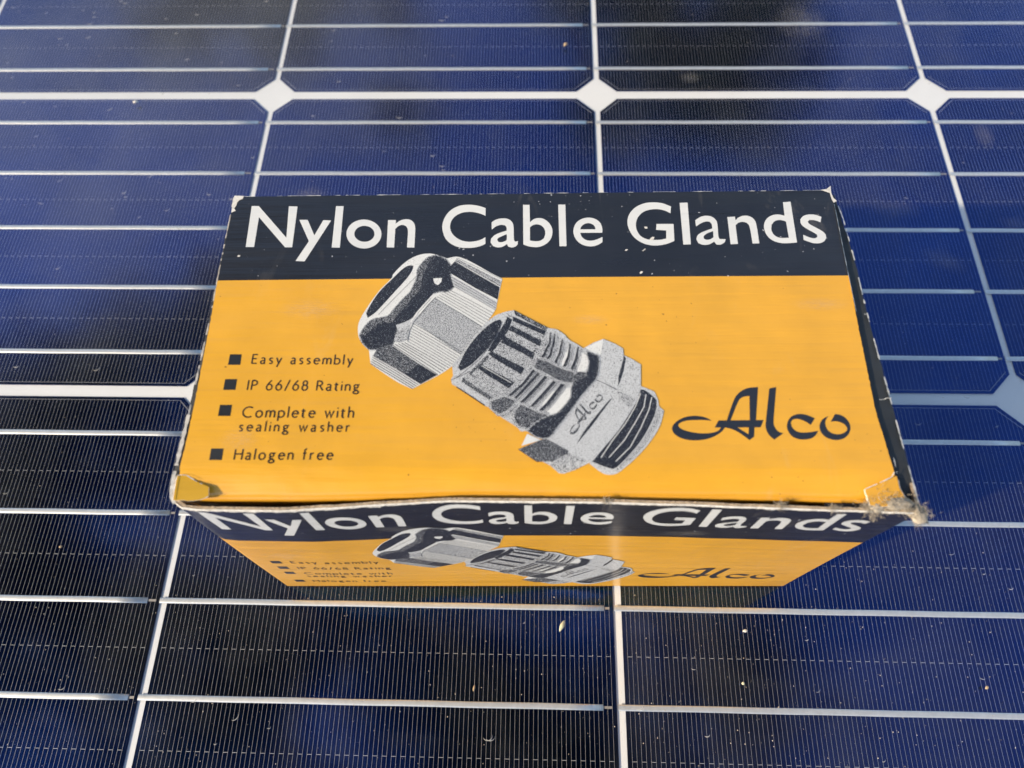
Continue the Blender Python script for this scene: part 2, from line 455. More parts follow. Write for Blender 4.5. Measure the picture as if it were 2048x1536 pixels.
front = mb.build('front_wall', [M['orange'], M['black'], M['board'], M['inside']], box)
# back wall
mb = MB(); g = []
for r in range(9):
    t = r/8; z = 0.0892*t; y = 0.0965+(YB-0.0008-0.0965)*t; row = []
    for c in range(25):
        xl, xr = side_x(z, 0)*0.9+0.0003, side_x(z, 1)*0.985+0.002
        xl = -0.0022*t; xr = BW+0.0013*t
        row.append(Vector((xr+(xl-xr)*c/24, y, z)))
    g.append(row)
mb.sheet(g, (0, -0.0009, 0), 0, 2, 1, mf=lambda r, c: 3 if r >= 6 else 0)
mb.build('back_wall', [M['orange'], M['board'], M['inside'], M['black']], box)
# side walls with the dust flaps folded in below the lid
foldL = [loc_at(*p, 0.0886) for p in ((470, 392), (436, 552), (408, 690), (376, 830), (352, 930), (344, 980), (345, 1004))]
foldR = [loc_at(*p, 0.0884) for p in ((1664, 378), (1708, 520), (1740, 655), (1775, 780), (1805, 890), (1828, 975), (1838, 1012))]
FL_, FR_ = sorted([(p.y, p.x) for p in foldL]), sorted([(p.y, p.x) for p in foldR])
for right in (0, 1):
    tab = FR_ if right else FL_
    zt = 0.0884 if right else 0.0886
    g = []; n = 40
    for r in range(11):
        t = r/10; z = zt*t; row = []
        for c in range(n+1):
            yb = YB-0.0006 if t > 0.99 else 0.0965+(YB-0.0010-0.0965)*t
            yf = interp(WT, WX1 if right else WX0)*t+0.0012
            y = yf+(yb-yf)*c/n
            xt = interp(tab, y)
            xb = BW if right else 0.0
            jit = 0.00030*nz(y*500, right)+0.00018*nz(y*1600, right+3) if r == 10 else 0
            row.append(Vector((xb+(xt-xb)*t**1.3+jit, y, z)))
        g.append(row)
    if not right: g = [list(reversed(r)) for r in g]
    top = g[-1]
    mb = MB(); mb.sheet(g, ((-0.0009 if right else 0.0009), 0, 0), 0, 1, 2)
    mb.build('side_wall', [M['flap_black'], M['inside'], M['board']], box)
    # dust flap
    g2 = []
    for q in range(7):
        t = q/6; row = []
        for p in top:
            xin = p.x+(-0.022 if right else 0.022)*t
            row.append(Vector((xin, p.y, min(p.z+0.0001+0.00045*math.sin(min(1, t*4)*math.pi/2), lidz(xin, p.y)-0.0009))))
        g2.append(row)
    mb = MB(); mb.sheet(g2, (0, 0, -0.0004), 0, 1, 1)
    mb.build('dust_flap', [M['flap_black'], M['inside']], box)
mb = MB(); mb.box((0.001, 0.0012, 0.0003), (BW-0.001, 0.0958, 0.0010)); mb.build('base_panel', M['board'], box)

# ------------------------------------------------------------------ flat print
def smooth(pts, n=5, corner=38):
    """closed outline; gentle turns become curves, sharp ones stay corners"""
    pts = [Vector((p[0], p[1], 0)) for p in pts]; k = len(pts); out = []
    def is_corner(i):
        a = pts[i]-pts[i-1]; b = pts[(i+1) % k]-pts[i]
        if a.length < 1e-9 or b.length < 1e-9: return True
        return a.angle(b) > R(corner)
    cor = [is_corner(i) for i in range(k)]
    for i in range(k):
        p0, p1, p2, p3 = pts[i-1], pts[i], pts[(i+1) % k], pts[(i+2) % k]
        L = (p2-p1).length
        def tang(a, b, c):
            t = (c-a); return t.normalized()*L if t.length > 1e-9 else t
        if cor[i] and cor[(i+1) % k]: out.append(p1); continue
        m1 = (p2-p1) if cor[i] else tang(p0, p1, p2)
        m2 = (p2-p1) if cor[(i+1) % k] else tang(p1, p2, p3)
        for s in range(n):
            t = s/n; t2, t3 = t*t, t*t*t
            out.append(p1*(2*t3-3*t2+1)+m1*(t3-2*t2+t)+p2*(-2*t3+3*t2)+m2*(t3-t2))
    return out
def circ(cx, cy, rx, ry, n=40): return [(cx+rx*math.cos(2*math.pi*k/n), cy+ry*math.sin(2*math.pi*k/n)) for k in range(n)]
def lid_uv(p):
    d = loc_at(p[0], p[1]); return (d.x, d.y)

class Art:
    """2D print in lid coordinates, emitted on the lid and on the front wall"""
    def __init__(s): s.shapes = []
    def poly(s, outer, holes=(), m=0, layer=0, sm=True, corner=38):
        o = smooth(outer, 5, corner) if sm else outer
        hs = [smooth(q, 5, corner) if sm else q for q in holes]
        s.shapes.append(([lid_uv(p) for p in o], [[lid_uv(p) for p in q] for q in hs], m, layer))
    def raw(s, outer, m=0, layer=0): s.shapes.append((list(outer), [], m, layer))
    def stroke(s, pts, w, m=0, layer=0, taper=False):
        """pts in pixels, w in pixels"""
        uv = [Vector((*lid_uv(p), 0)) for p in pts]; s.stroke_uv(uv, w*0.000137, m, layer, taper)
    def stroke_uv(s, uv, w, m=0, layer=0, taper=False):
        uv = [Vector((p[0], p[1], 0)) for p in uv]
        L, Rr = [], []; n = len(uv)
        for k, p in enumerate(uv):
            d1 = (p-uv[k-1]).normalized() if k else None
            d2 = (uv[k+1]-p).normalized() if k < n-1 else None
            d = d1 if d2 is None else d2 if d1 is None else (d1+d2)
            if d.length < 1e-6: d = d1
            d = d.normalized(); nn = Vector((-d.y, d.x, 0)); hw_ = w/2
            if d1 is not None and d2 is not None: hw_ /= max(0.5, math.sqrt(max(0, (1+d1.dot(d2))/2)))
            if taper: hw_ *= 0.25+0.75*math.sin(math.pi*(k+0.3)/(n-0.4))
            L.append(p+nn*hw_); Rr.append(p-nn*hw_)
        for k in range(n-1): s.shapes.append(([(L[k].x, L[k].y), (Rr[k].x, Rr[k].y), (Rr[k+1].x, Rr[k+1].y), (L[k+1].x, L[k+1].y)], [], m, layer))
    def emit(s, name, mats, parent, on_front, base):
        mb = MB()
        for idx, (outer, holes, m, layer) in enumerate(s.shapes):
            polys = [[Vector((x, y, 0)) for x, y in q] for q in [outer]+holes]
            flat = [p for q in polys for p in q]
            tris = [(0, 1, 2), (0, 2, 3)] if len(flat) == 4 and not holes else tessellate_polygon(polys)
            e = base+layer*0.000012+idx*1.5e-8
            i = len(mb.v); flat = list(flat); out = []; todo = [tuple(t) for t in tris]; LIM = 0.0025; mids = {}
            def mid(a, b):
                k = (min(a, b), max(a, b))
                if k not in mids: flat.append((flat[a]+flat[b])/2); mids[k] = len(flat)-1
                return mids[k]
            while todo:
                t = todo.pop(); a, b, c = t
                la, lb, lc = (flat[a]-flat[b]).length, (flat[b]-flat[c]).length, (flat[c]-flat[a]).length
                mx = max(la, lb, lc)
                if mx < LIM: out.append(t)
                elif mx == la: q = mid(a, b); todo += [(a, q, c), (q, b, c)]
                elif mx == lb: q = mid(b, c); todo += [(a, b, q), (a, q, c)]
                else: q = mid(c, a); todo += [(a, b, q), (q, b, c)]
            tris = out
            for p in flat:
                if on_front: x, z = front_xy(p.x, p.y); mb.v.append(tuple(wall_pt(x, z, e)))
                else: mb.v.append(tuple(lid_pt(p.x, p.y, e)))
            for t in tris:
                a, b, c = (flat[k] for k in t)
                if (b-a).cross(c-a).z < 0: t = (t[0], t[2], t[1])
                mb.face([i+k for k in t], m)
        return mb.build(name, mats, parent)

def Z(ox, oy, sc): return lambda pts: [(ox+x/sc, oy+y/sc) for x, y in pts]

# ---- title lettering
title = Art()
A = Z(440, 370, 5.12); B = Z(840, 370, 5.12); C = Z(1240, 370, 4.096)
title.poly(A([(328,221),(400,221),(682,545),(708,224),(797,226),(741,642),(668,642),(402,335),(352,640),(266,640)]), sm=False)
title.poly(A([(815,362),(900,362),(968,520),(1060,365),(1140,368),(868,785),(775,782),(912,580)]), sm=False)
title.poly(A([(1190,222),(1268,222),(1228,645),(1145,643)]), sm=False)
title.poly(A(circ(1475,505,179,147)), [A(circ(1480,503,103,81))], sm=False)
title.poly(A([(1722,362),(1803,362),(1800,398),(1850,366),(1910,353),(1960,366),(1992,402),(2000,455),(1990,642),(1915,640),(1925,480),(1918,442),(1895,418),(1860,412),(1825,425),(1796,452),(1783,642),(1707,640)]))
title.poly(B([(672,240),(620,222),(560,210),(480,206),(400,218),(320,258),(260,325),(230,410),(234,480),(262,550),(320,605),(400,638),(480,645),(560,640),(630,622),(670,603),(670,535),(620,562),(560,577),(500,582),(430,570),(365,535),(322,485),(308,430),(322,370),(365,320),(430,288),(500,278),(560,282),(620,297),(671,318)]))
title.poly(B([(733,384),(780,356),(850,344),(905,352),(945,385),(958,430),(962,560),(975,582),(1003,575),(1000,610),(975,632),(940,640),(905,632),(890,606),(850,630),(800,640),(750,628),(723,590),(728,550),(765,515),(820,490),(888,468),(885,435),(870,415),(830,410),(780,425),(735,458)]), [B([(888,505),(840,525),(800,545),(790,565),(805,585),(840,586),(880,572),(889,555)])])
title.poly(B([(1055,207),(1122,207),(1126,385),(1160,356),(1205,342),(1260,348),(1315,385),(1350,440),(1355,500),(1335,560),(1290,605),(1230,632),(1170,637),(1110,628),(1058,610)]), [B([(1126,435),(1160,412),(1200,405),(1245,420),(1275,455),(1283,500),(1270,545),(1235,570),(1190,577),(1126,570)])])
title.poly(B([(1415,205),(1488,205),(1500,628),(1428,628)]), sm=False)
title.poly(B([(1866,492),(1640,492),(1655,530),(1690,560),(1735,572),(1790,566),(1868,535),(1868,588),(1820,615),(1760,630),(1700,625),(1640,600),(1595,555),(1572,500),(1575,440),(1605,385),(1660,350),(1725,338),(1790,350),(1840,385),(1865,440)]), [B([(1640,457),(1655,425),(1690,400),(1725,394),(1765,405),(1790,430),(1797,457)])])
title.poly(C([(417,180),(412,235),(370,215),(310,202),(250,205),(190,225),(145,270),(130,325),(140,380),(175,425),(230,448),(300,452),(345,448),(378,440),(378,375),(295,370),(298,322),(438,322),(445,460),(390,482),(320,496),(250,495),(180,475),(115,430),(75,370),(60,310),(72,250),(110,200),(160,168),(220,150),(290,147),(350,155)]))
title.poly(C([(487,150),(552,148),(580,488),(518,490)]), sm=False)
title.poly(C([(615,292),(660,264),(710,255),(755,265),(788,295),(798,335),(805,420),(815,445),(865,445),(858,470),(825,490),(790,490),(770,466),(730,488),(680,492),(640,478),(625,445),(635,415),(670,390),(755,358),(750,325),(735,305),(705,302),(665,315),(622,342)]), [C([(762,380),(710,400),(685,420),(685,440),(705,450),(740,446),(765,430)])])
title.poly(C([(878,265),(940,262),(945,292),(970,269),(1010,255),(1055,258),(1095,282),(1115,325),(1140,480),(1085,482),(1060,345),(1040,316),(1005,305),(970,312),(946,332),(965,485),(905,487)]))
title.poly(C([(1333,145),(1395,140),(1449,474),(1380,479),(1320,478),(1260,462),(1210,425),(1182,370),(1180,320),(1205,275),(1250,250),(1300,245),(1346,255)]), [C([(1358,302),(1310,290),(1265,300),(1240,330),(1240,375),(1265,415),(1310,435),(1382,435)])])
title.poly(C([(1648,265),(1640,308),(1590,292),(1550,290),(1537,302),(1547,320),(1600,350),(1650,378),(1680,405),(1688,435),(1672,462),(1640,478),(1590,480),(1550,470),(1503,452),(1498,410),(1545,430),(1590,440),(1615,430),(1612,410),(1580,390),(1510,350),(1480,320),(1475,285),(1500,258),(1545,245),(1600,248)]))

# ---- logo
logo = Art(); D = Z(1320, 760, 5.12)
LOGO = [
 [(530,418),(470,387),(400,371),(330,368),(250,383),(180,418),(132,465),(121,503),(140,545),(190,585),(260,610),(340,620),(430,615),(510,597),(580,565),(630,530),(664,488),(622,488),(605,512),(560,535),(480,547),(390,545),(300,530),(220,503),(185,473),(190,450),(230,428),(300,414),(380,411),(450,411)],
 [(600,415),(1058,412),(1028,486),(558,488)],
 [(683,414),(735,260),(770,178),(820,122),(890,86),(1001,73),(980,414),(918,414),(915,165),(860,172),(822,190),(795,228),(720,414)],
 [(660,486),(785,486),(830,512),(905,558),(908,484),(966,484),(962,582),(915,617),(860,575),(800,535),(730,503)],
 [(1118,88),(1187,73),(1160,430),(1165,465),(1190,510),(1225,538),(1262,545),(1168,613),(1120,570),(1090,520),(1080,470),(1085,400)],
 [(1582,395),(1540,462),(1500,435),(1440,408),(1390,400),(1350,412),(1335,440),(1350,490),(1390,525),(1440,540),(1520,538),(1615,524),(1590,568),(1550,598),(1500,610),(1430,610),(1360,585),(1315,535),(1298,480),(1310,420),(1345,375),(1400,353),(1460,352),(1520,368)],
 [(1790,350),(1850,362),(1905,400),(1940,455),(1945,510),(1925,560),(1880,600),(1820,617),(1750,610),(1685,580),(1640,525),(1630,470),(1650,420),(1690,385),(1728,372),(1705,395),(1690,430),(1695,475),(1720,520),(1765,550),(1820,558),(1870,548),(1910,522),(1915,495),(1890,460),(1850,438),(1800,425),(1745,430)]]
for k, q in enumerate(LOGO): logo.poly(D(q), layer=k % 3, sm=(k != 1), corner=32)

# ---- feature list: a light humanist stroke face, cap height 1
def arc(cx, cy, rx, ry, a0, a1, n=14): return [(cx+rx*math.cos(R(a0+(a1-a0)*k/n)), cy+ry*math.sin(R(a0+(a1-a0)*k/n))) for k in range(n+1)]
X = 0.64
G_ = {
 'E': (0.46, [[(0,0),(0,1)], [(0,0.96),(0.44,0.96)], [(0,0.52),(0.38,0.52)], [(0,0.04),(0.46,0.04)]]),
 'I': (0.02, [[(0,0),(0,1)]]),
 'P': (0.48, [[(0,0),(0,1)], [(0,0.96),(0.2,0.96)]+arc(0.2,0.72,0.27,0.24,90,-90)+[(0,0.48)]]),
 'R': (0.56, [[(0,0),(0,1)], [(0,0.96),(0.2,0.96)]+arc(0.2,0.73,0.25,0.23,90,-90)+[(0,0.50)], [(0.24,0.5),(0.56,0)]]),
 'H': (0.66, [[(0,0),(0,1)], [(0.66,0),(0.66,1)], [(0,0.53),(0.66,0.53)]]),
 'C': (0.80, [arc(0.5,0.5,0.5,0.48,55,305,22)]),
 'a': (0.44, [[(0.04,X-0.08)]+arc(0.19,X-0.18,0.17,0.17,110,0,8)+[(0.36,0.1),(0.38,0.03),(0.44,0.02)], [(0.36,0.37)]+arc(0.17,0.17,0.16,0.16,80,290,12)+[(0.36,0.12)]]),
 'b': (0.50, [[(0,1.04),(0,0.05)]+arc(0.21,X/2,0.28,X/2-0.02,-110,140,18)+[(0,X*0.72)]]),
 'e': (0.50, [[(0.03,0.35),(0.49,0.35)]+arc(0.26,X/2,0.25,X/2-0.02,8,318,20)]),
 'f': (0.28, [[(0.08,0),(0.08,0.82)]+arc(0.22,0.86,0.14,0.14,170,70,6), [(-0.04,X-0.03),(0.24,X-0.03)]]),
 'g': (0.50, [arc(0.22,X-0.19,0.18,0.17,0,360,18), [(0.34,X-0.06),(0.52,X-0.02)], [(0.12,X-0.34),(0.06,0.17),(0.14,0.09),(0.32,0.06)]+arc(0.24,-0.15,0.24,0.15,50,-250,18)+[(0.1,0.06)]]),
 'h': (0.42, [[(0,0),(0,1.04)], [(0,0.42)]+arc(0.21,X-0.24,0.20,0.22,140,0,10)+[(0.41,0)]]),
 'i': (0.02, [[(0,0),(0,X)], [(-0.045,0.88),(0.045,0.88)]]),
 'l': (0.02, [[(0,0),(0,1.04)]]),
 'm': (0.74, [[(0,0),(0,X)], [(0,0.42)]+arc(0.18,X-0.22,0.18,0.20,140,0,10)+[(0.36,0)], [(0.36,0.42)]+arc(0.55,X-0.22,0.18,0.20,140,0,10)+[(0.73,0)]]),
 'n': (0.42, [[(0,0),(0,X)], [(0,0.42)]+arc(0.21,X-0.24,0.20,0.22,140,0,10)+[(0.41,0)]]),
 'o': (0.56, [arc(0.28,X/2,0.27,X/2-0.02,0,360,22)]),
 'p': (0.50, [[(0,-0.32),(0,X)], [(0,0.44)]+arc(0.21,X/2,0.28,X/2-0.02,140,-140,18)+[(0,0.14)]]),
 'r': (0.28, [[(0,0),(0,X)], [(0,0.40),(0.06,0.52),(0.16,0.60),(0.28,0.60)]]),
 's': (0.34, [[(0.32,X-0.09)]+arc(0.18,X-0.16,0.14,0.13,60,230,9)+[(0.24,0.28)]+arc(0.17,0.16,0.15,0.13,35,-140,9)]),
 't': (0.28, [[(0.08,0.82),(0.08,0.14)]+arc(0.2,0.14,0.12,0.12,180,290,7), [(-0.06,X-0.03),(0.27,X-0.03)]]),
 'w': (0.74, [[(0,X),(0.2,0.02),(0.37,X-0.04),(0.54,0.02),(0.74,X)]]),
 'y': (0.46, [[(0,X),(0.23,0.06)], [(0.46,X),(0.1,-0.32)]]),
 '6': (0.54, [[(0.42,1.0),(0.2,0.72),(0.05,0.45)]+arc(0.27,0.30,0.25,0.29,150,510,22)]),
 '8': (0.48, [arc(0.24,0.74,0.19,0.23,-90,270,20), arc(0.24,0.27,0.24,0.26,90,450,20)]),
 '/': (0.36, [[(0,-0.05),(0.36,1.05)]]),
 ' ': (0.22, []),
}
def set_line(art, text, pl, pr, ptop, asc=1.0, wgt=0.128):
    a, b, t = (Vector((*lid_uv(p), 0)) for p in (pl, pr, ptop))
    hgt = abs(t.y-a.y)/asc
    adv = [G_[c][0] for c in text]
    total = (b.x-a.x)/hgt
    gap = (total-sum(adv))/(len(text)-1)
    x = 0
    for c, w in zip(text, adv):
        sh = -(w/2)*0
        for k, st in enumerate(G_[c][1]):
            uv = []
            for px, py in st:
                fx = (x+px)/total
                base = a.y+(b.y-a.y)*fx
                uv.append((a.x+(x+px)*hgt, base+py*hgt))
            art.stroke_uv(uv, wgt*hgt, 0, k % 3)
        x += w+gap
feat = Art(); Hh = Z(400, 690, 5.689)
def hp(x, y): return Hh([(x, y)])[0]
set_line(feat, 'Easy assembly', hp(590,216), hp(1730,222), hp(600,108))
set_line(feat, 'IP 66/68 Rating', hp(540,515), hp(1805,522), hp(545,403))
set_line(feat, 'Complete with', hp(482,828), hp(1742,828), hp(510,706))
set_line(feat, 'sealing washer', hp(443,985), hp(1695,988), hp(745,868), 1.04)
set_line(feat, 'Halogen free', hp(390,1309), hp(1505,1307), hp(405,1188))
bullets = []
for q in ([(345,110),(475,110),(460,230),(322,230)], [(290,392),(425,392),(405,515),(268,515)], [(232,685),(368,685),(348,812),(208,812)], [(132,1182),(272,1182),(252,1313),(108,1313)]):
    bt = Art(); bt.poly(Hh(q), sm=False); bullets.append(bt)

# ---- halftone picture of the gland  (0 light, 1 mid, 2 deep, 3 dark, 4 white)
pic = Art(); E_ = Z(700, 490, 5.119); Fz = Z(890, 610, 6.4); Gz = Z(1030, 660, 5.12)
LT, MD, DP, DK, WH_ = 0, 1, 2, 3, 4
def blob(pts, m=DK, layer=1, grow=((7, MD), (3.5, DP))):
    o = smooth(pts, 5, 38); n = len(o)
    area = sum(o[k-1].x*o[k].y-o[k].x*o[k-1].y for k in range(n)); sg = 1 if area > 0 else -1
    for j, (g, mm) in enumerate(grow):
        q = []
        for k in range(n):
            d = (o[(k+2) % n]-o[k-2]); d = d.normalized() if d.length > 1e-6 else Vector((1, 0, 0))
            q.append((o[k].x+d.y*sg*g*0.5, o[k].y-d.x*sg*g*0.5))
        pic.poly(q, m=mm, layer=layer-0.6+0.3*j, sm=False)
    pic.poly(pts, m=m, layer=layer)
# dome nut
pic.poly(E_([(440,302),(560,182),(680,112),(800,88),(900,105),(990,138),(1090,120),(1180,145),(1300,205),(1440,285),(1560,345),(1540,430),(1505,590),(1490,660),(1400,790),(1330,880),(1150,1140),(1050,1235),(930,1320),(720,1430),(635,1475),(480,1400),(210,1220),(195,1080),(100,970),(80,870),(92,790),(150,680),(290,480),(430,335)]), m=WH_, layer=0, corner=30)
pic.poly(E_([(165,700),(205,620),(300,480),(420,360),(540,245),(600,212),(650,212),(640,255),(600,320),(540,390),(430,510),(330,620),(250,700),(182,746)]), m=DK, layer=1)
blob(E_([(740,200),(800,140),(880,115),(970,150),(1015,200),(1025,290),(1040,380),(1062,420),(1000,465),(910,470),(850,495),(800,560),(740,625),(690,680),(650,740),(560,800),(490,830),(470,900),(455,960),(420,1030),(300,1060),(200,1062),(130,990),(108,930),(160,840),(240,770),(320,755),(400,730),(460,660),(540,570),(620,490),(660,420),(695,330),(700,260)]), m=DK, layer=1)
pic.poly(E_([(740,200),(770,160),(820,150),(780,240),(740,330),(720,450),(640,540),(560,640),(480,720),(430,800),(330,800),(230,850),(160,920),(120,930),(160,840),(240,770),(320,755),(400,730),(460,660),(540,570),(620,490),(660,420),(695,330),(700,260)]), m=DP, layer=2)
pic.poly(E_([(850,345),(890,340),(942,338),(935,380),(900,412),(865,392)]), m=WH_, layer=3)
pic.poly(E_([(470,820),(560,790),(650,740),(690,690),(700,720),(640,800),(560,860),(490,880)]), m=LT, layer=3)
pic.poly(E_([(480,880),(560,860),(620,810),(600,900),(590,970),(520,1000),(450,990),(460,930)]), m=MD, layer=3)
pic.poly(E_([(1072,168),(1300,300),(1532,432),(1510,558),(1280,440),(1030,290),(1018,228)]), m=DK, layer=2, sm=False)
pic.poly(E_([(1090,140),(1550,370),(1535,425),(1075,165)]), m=MD, layer=2, sm=False)
pic.poly(E_([(285,1052),(410,1018),(650,1180),(892,1332),(722,1425),(470,1270),(235,1137)]), m=DP, layer=2, sm=False)
pic.poly(E_([(700,1220),(892,1332),(722,1425),(560,1325)]), m=DK, layer=3, sm=False)
pic.poly(E_([(872,548),(1110,690),(1358,835),(1150,1130),(900,960),(662,795),(700,740),(760,660)]), m=MD, layer=1, sm=False)
pic.poly(E_([(1030,310),(1500,580),(1490,660),(1060,420)]), m=LT, layer=1, sm=False)
def lines(a0, a1, b0, b1, n, w, m=DK, layer=4):
    for k in range(n):
        t = k/(n-1) if n > 1 else 0
        p = (a0[0]+(a1[0]-a0[0])*t, a0[1]+(a1[1]-a0[1])*t); q = (b0[0]+(b1[0]-b0[0])*t, b0[1]+(b1[1]-b0[1])*t)
        pic.stroke(E_([p, ((p[0]+q[0])/2+2, (p[1]+q[1])/2-3), q]), w, m, layer)
lines((1040,330), (1062,425), (1500,598), (1490,668), 4, 0.8)
lines((1000,450), (870,545), (1470,700), (1355,838), 7, 0.9)
lines((650,805), (590,985), (1160,1105), (1030,1240), 8, 1.0)
lines((560,1000), (430,1022), (1010,1258), (900,1330), 5, 1.3)
lines((232,1150), (210,1215), (700,1432), (640,1472), 4, 1.3)
lines((1100,135), (1085,160), (1555,352), (1540,420), 3, 0.6)
pic.stroke(E_([(878,535),(800,615),(720,710),(650,795),(612,880),(592,985)]), 1.2, DK, 5)
pic.stroke(E_([(290,715),(430,570),(560,440),(690,312)]), 0.8, DK, 5)
pic.stroke(E_([(862,500),(760,610),(690,690),(620,790)]), 3.0, WH_, 5)
# flange, hexagon and thread end
pic.poly(Gz([(1285,575),(1350,600),(1425,632),(1465,720),(1475,780),(1525,830),(1480,990),(1380,1150),(1250,1300),(1100,1430),(1020,1475),(910,1470),(760,1370),(900,1200),(1150,850)]), m=LT, layer=5)
pic.poly(Gz([(1285,610),(1330,620),(1400,670),(1450,722),(1440,830),(1400,940),(1300,1120),(1180,1270),(1050,1400),(1000,1425),(900,1395),(790,1350),(900,1220),(1050,1040),(1170,860),(1260,700)]), m=DK, layer=6)
pic.poly(Gz([(1452,810),(1512,835),(1440,1000),(1330,1180),(1200,1320),(1060,1440),(1025,1440),(1180,1280),(1320,1110),(1412,940)]), m=MD, layer=6)
for q in ([(1285,650),(1230,790),(1130,960),(1000,1130),(880,1310)], [(1340,660),(1320,790),(1230,950),(1120,1130),(960,1310)], [(1400,690),(1370,820),(1290,1000),(1180,1200),(1030,1350)]):
    pic.stroke(Gz(q), 1.5, WH_, 7)
pic.poly(Gz([(690,195),(800,130),(905,92),(1020,140),(1105,190),(1112,260),(1200,300),(1288,355),(1288,575),(1250,700),(1150,880),(1000,1090),(800,1340),(740,1372),(620,1430),(500,1470),(450,1465),(360,1390),(270,1345),(225,1355),(30,1225),(200,1165),(300,1108),(400,1000),(640,700),(820,500),(860,280)]), m=LT, layer=8, sm=False)
pic.poly(Gz([(720,182),(905,92),(882,240),(860,278)]), m=WH_, layer=9, sm=False)
pic.poly(Gz([(1115,262),(1137,292),(1102,450),(1055,582),(1062,470),(1090,370)]), m=DK, layer=9)
pic.stroke(Gz([(815,505),(930,555),(1042,612)]), 1.3, DK, 9)
pic.poly(Gz([(1005,688),(905,822),(785,985),(630,1172),(700,1050),(830,880),(960,725)]), m=DK, layer=9)
pic.poly(Gz([(30,1225),(310,1110),(550,1240),(540,1270),(380,1350),(300,1350),(225,1355)]), m=DP, layer=9, sm=False)
pic.poly(Gz([(380,1350),(545,1260),(720,1330),(640,1420),(490,1470),(360,1390)]), m=MD, layer=9, sm=False)
pic.poly(Gz([(1050,620),(1200,690),(1230,720),(1180,800),(1060,700)]), m=MD, layer=9, sm=False)
pic.poly(Gz([(125,1065),(265,1130),(65,1190)]), m=WH_, layer=9, sm=False)
for q in LOGO:   # the name moulded into the flange
    pts = []
    for x, y in q:
        u, v = (x-120)/1825, (y-620)/545
        pts.append((595+u*318+v*112, 1092-u*395+v*108))
    pic.poly(Gz(pts), m=DP, layer=10)
# threaded body
pic.poly(Fz([(90,772),(240,590),(460,295),(620,152),(760,92),(880,68),(1310,290),(1430,315),(1536,385)])+Gz([(520,62),(560,105),(640,150),(705,195),(770,240),(855,275),(850,360),(820,495),(740,590),(640,705),(520,850),(410,1005),(350,1088),(300,1105),(230,1088),(110,1037),(60,1045),(20,1000)])+Fz([(700,1425),(580,1322),(500,1290),(150,1050),(92,1020),(75,960),(105,905)]), m=LT, layer=11, corner=30)
pic.poly(Fz([(172,802),(200,720),(280,570),(400,410),(520,290),(640,207),(710,188),(727,215),(700,300),(640,420),(560,540),(450,660),(330,770),(200,846)]), m=DK, layer=12)
pic.poly(Fz([(860,200),(1300,340),(1330,480),(1240,660),(1100,850),(900,1080),(700,1230),(560,1180),(215,960),(430,740),(620,560),(760,380)]), m=MD, layer=12, sm=False)
for q, m in (([(870,148),(1292,335),(1270,390),(1100,312),(868,205)], DK), ([(850,265),(1238,460),(1210,532),(1140,492),(815,322)], DK), ([(760,400),(1152,620),(1120,702),(1000,622),(715,482)], DK),
             ([(588,590),(1022,812),(975,888),(700,732),(555,632)], DK), ([(440,750),(888,992),(820,1072),(560,912),(405,802)], DK), ([(230,930),(400,1050),(560,1150),(690,1232),(640,1262),(400,1112),(212,985)], DP),
             ([(800,150),(862,190),(810,330),(745,430),(690,490),(650,560),(600,600),(548,590),(640,440),(720,300),(770,220)], DK), ([(880,70),(1312,292),(1300,337),(900,132)], DP),
             ([(640,560),(760,500),(1150,720),(1090,790)], MD), ([(540,640),(560,680),(330,900),(300,880)], DP)):
    pic.poly(Fz(q), m=m, layer=13, sm=False)
pic.poly(Gz([(330,640),(560,590),(580,640),(520,780),(400,870),(290,900),(280,760)]), m=WH_, layer=12)
pic.poly(Gz([(640,330),(690,240),(740,260),(755,330),(720,420),(640,430)]), m=WH_, layer=12)
pic.poly(Gz([(480,300),(540,200),(590,190),(570,340),(490,400)]), m=WH_, layer=12)
pic.stroke(Fz([(470,780),(640,880),(850,1000)]), 1.2, WH_, 14)
pic.stroke(Fz([(800,110),(815,140),(860,150)]), 1.3, DK, 14)
pic.stroke(Fz([(78,962),(120,945),(200,915),(320,850)]), 1.4, DK, 14)
pic.stroke(Fz([(150,1052),(330,1170),(510,1290)]), 2.2, DK, 14)
pic.stroke(Fz([(735,215),(690,340),(600,500),(440,700),(260,850),(150,930)]), 1.1, DK, 14)
for q, w in ((Fz([(1345,350),(1338,480),(1262,640),(1140,830),(1000,1010),(850,1140),(720,1230),(600,1290)]), 4.2), (Fz([(1400,370),(1392,480),(1345,640),(1200,870),(1050,1040),(900,1190),(760,1290),(640,1350)]), 3.8),
             (Fz([(1500,440),(1465,620),(1365,830),(1200,1020),(1030,1200),(880,1330),(720,1425)]), 4.6), (Gz([(562,140),(545,270),(482,420),(400,530),(250,700),(110,840),(0,930)]), 4.6),
             (Gz([(645,175),(622,300),(560,450),(450,605),(330,760),(200,880),(60,975)]), 5.2)):
    pic.stroke([(x+2.2, y+1.0) for x, y in q], w*2.3, MD, 14.2, taper=True)
    pic.stroke([(x+6.0, y+3.6) for x, y in q], 1.3, DP, 14.9, taper=True)
    pic.stroke([(x+8.6, y+5.0) for x, y in q], 2.6, MD, 14.3, taper=True)
    pic.stroke([(x+1.0, y+0.5) for x, y in q], w*1.5, DP, 14.6, taper=True)
    pic.stroke(q, w, DK, 15, taper=True)
blob(Gz([(230,300),(330,330),(450,390),(600,440),(590,540),(460,520),(330,450),(200,390)]), m=DP, layer=16, grow=((12, MD), (6, MD)))
blob(Gz([(0,850),(60,770),(130,800),(230,850),(330,870),(300,930),(160,1010),(60,985),(0,945)]), m=DP, layer=16, grow=((12, MD), (6, MD)))
blob(Fz([(590,1240),(760,1180),(900,1230),(820,1330),(700,1400),(600,1330)]), m=DP, layer=16, grow=((12, MD), (6, MD)))
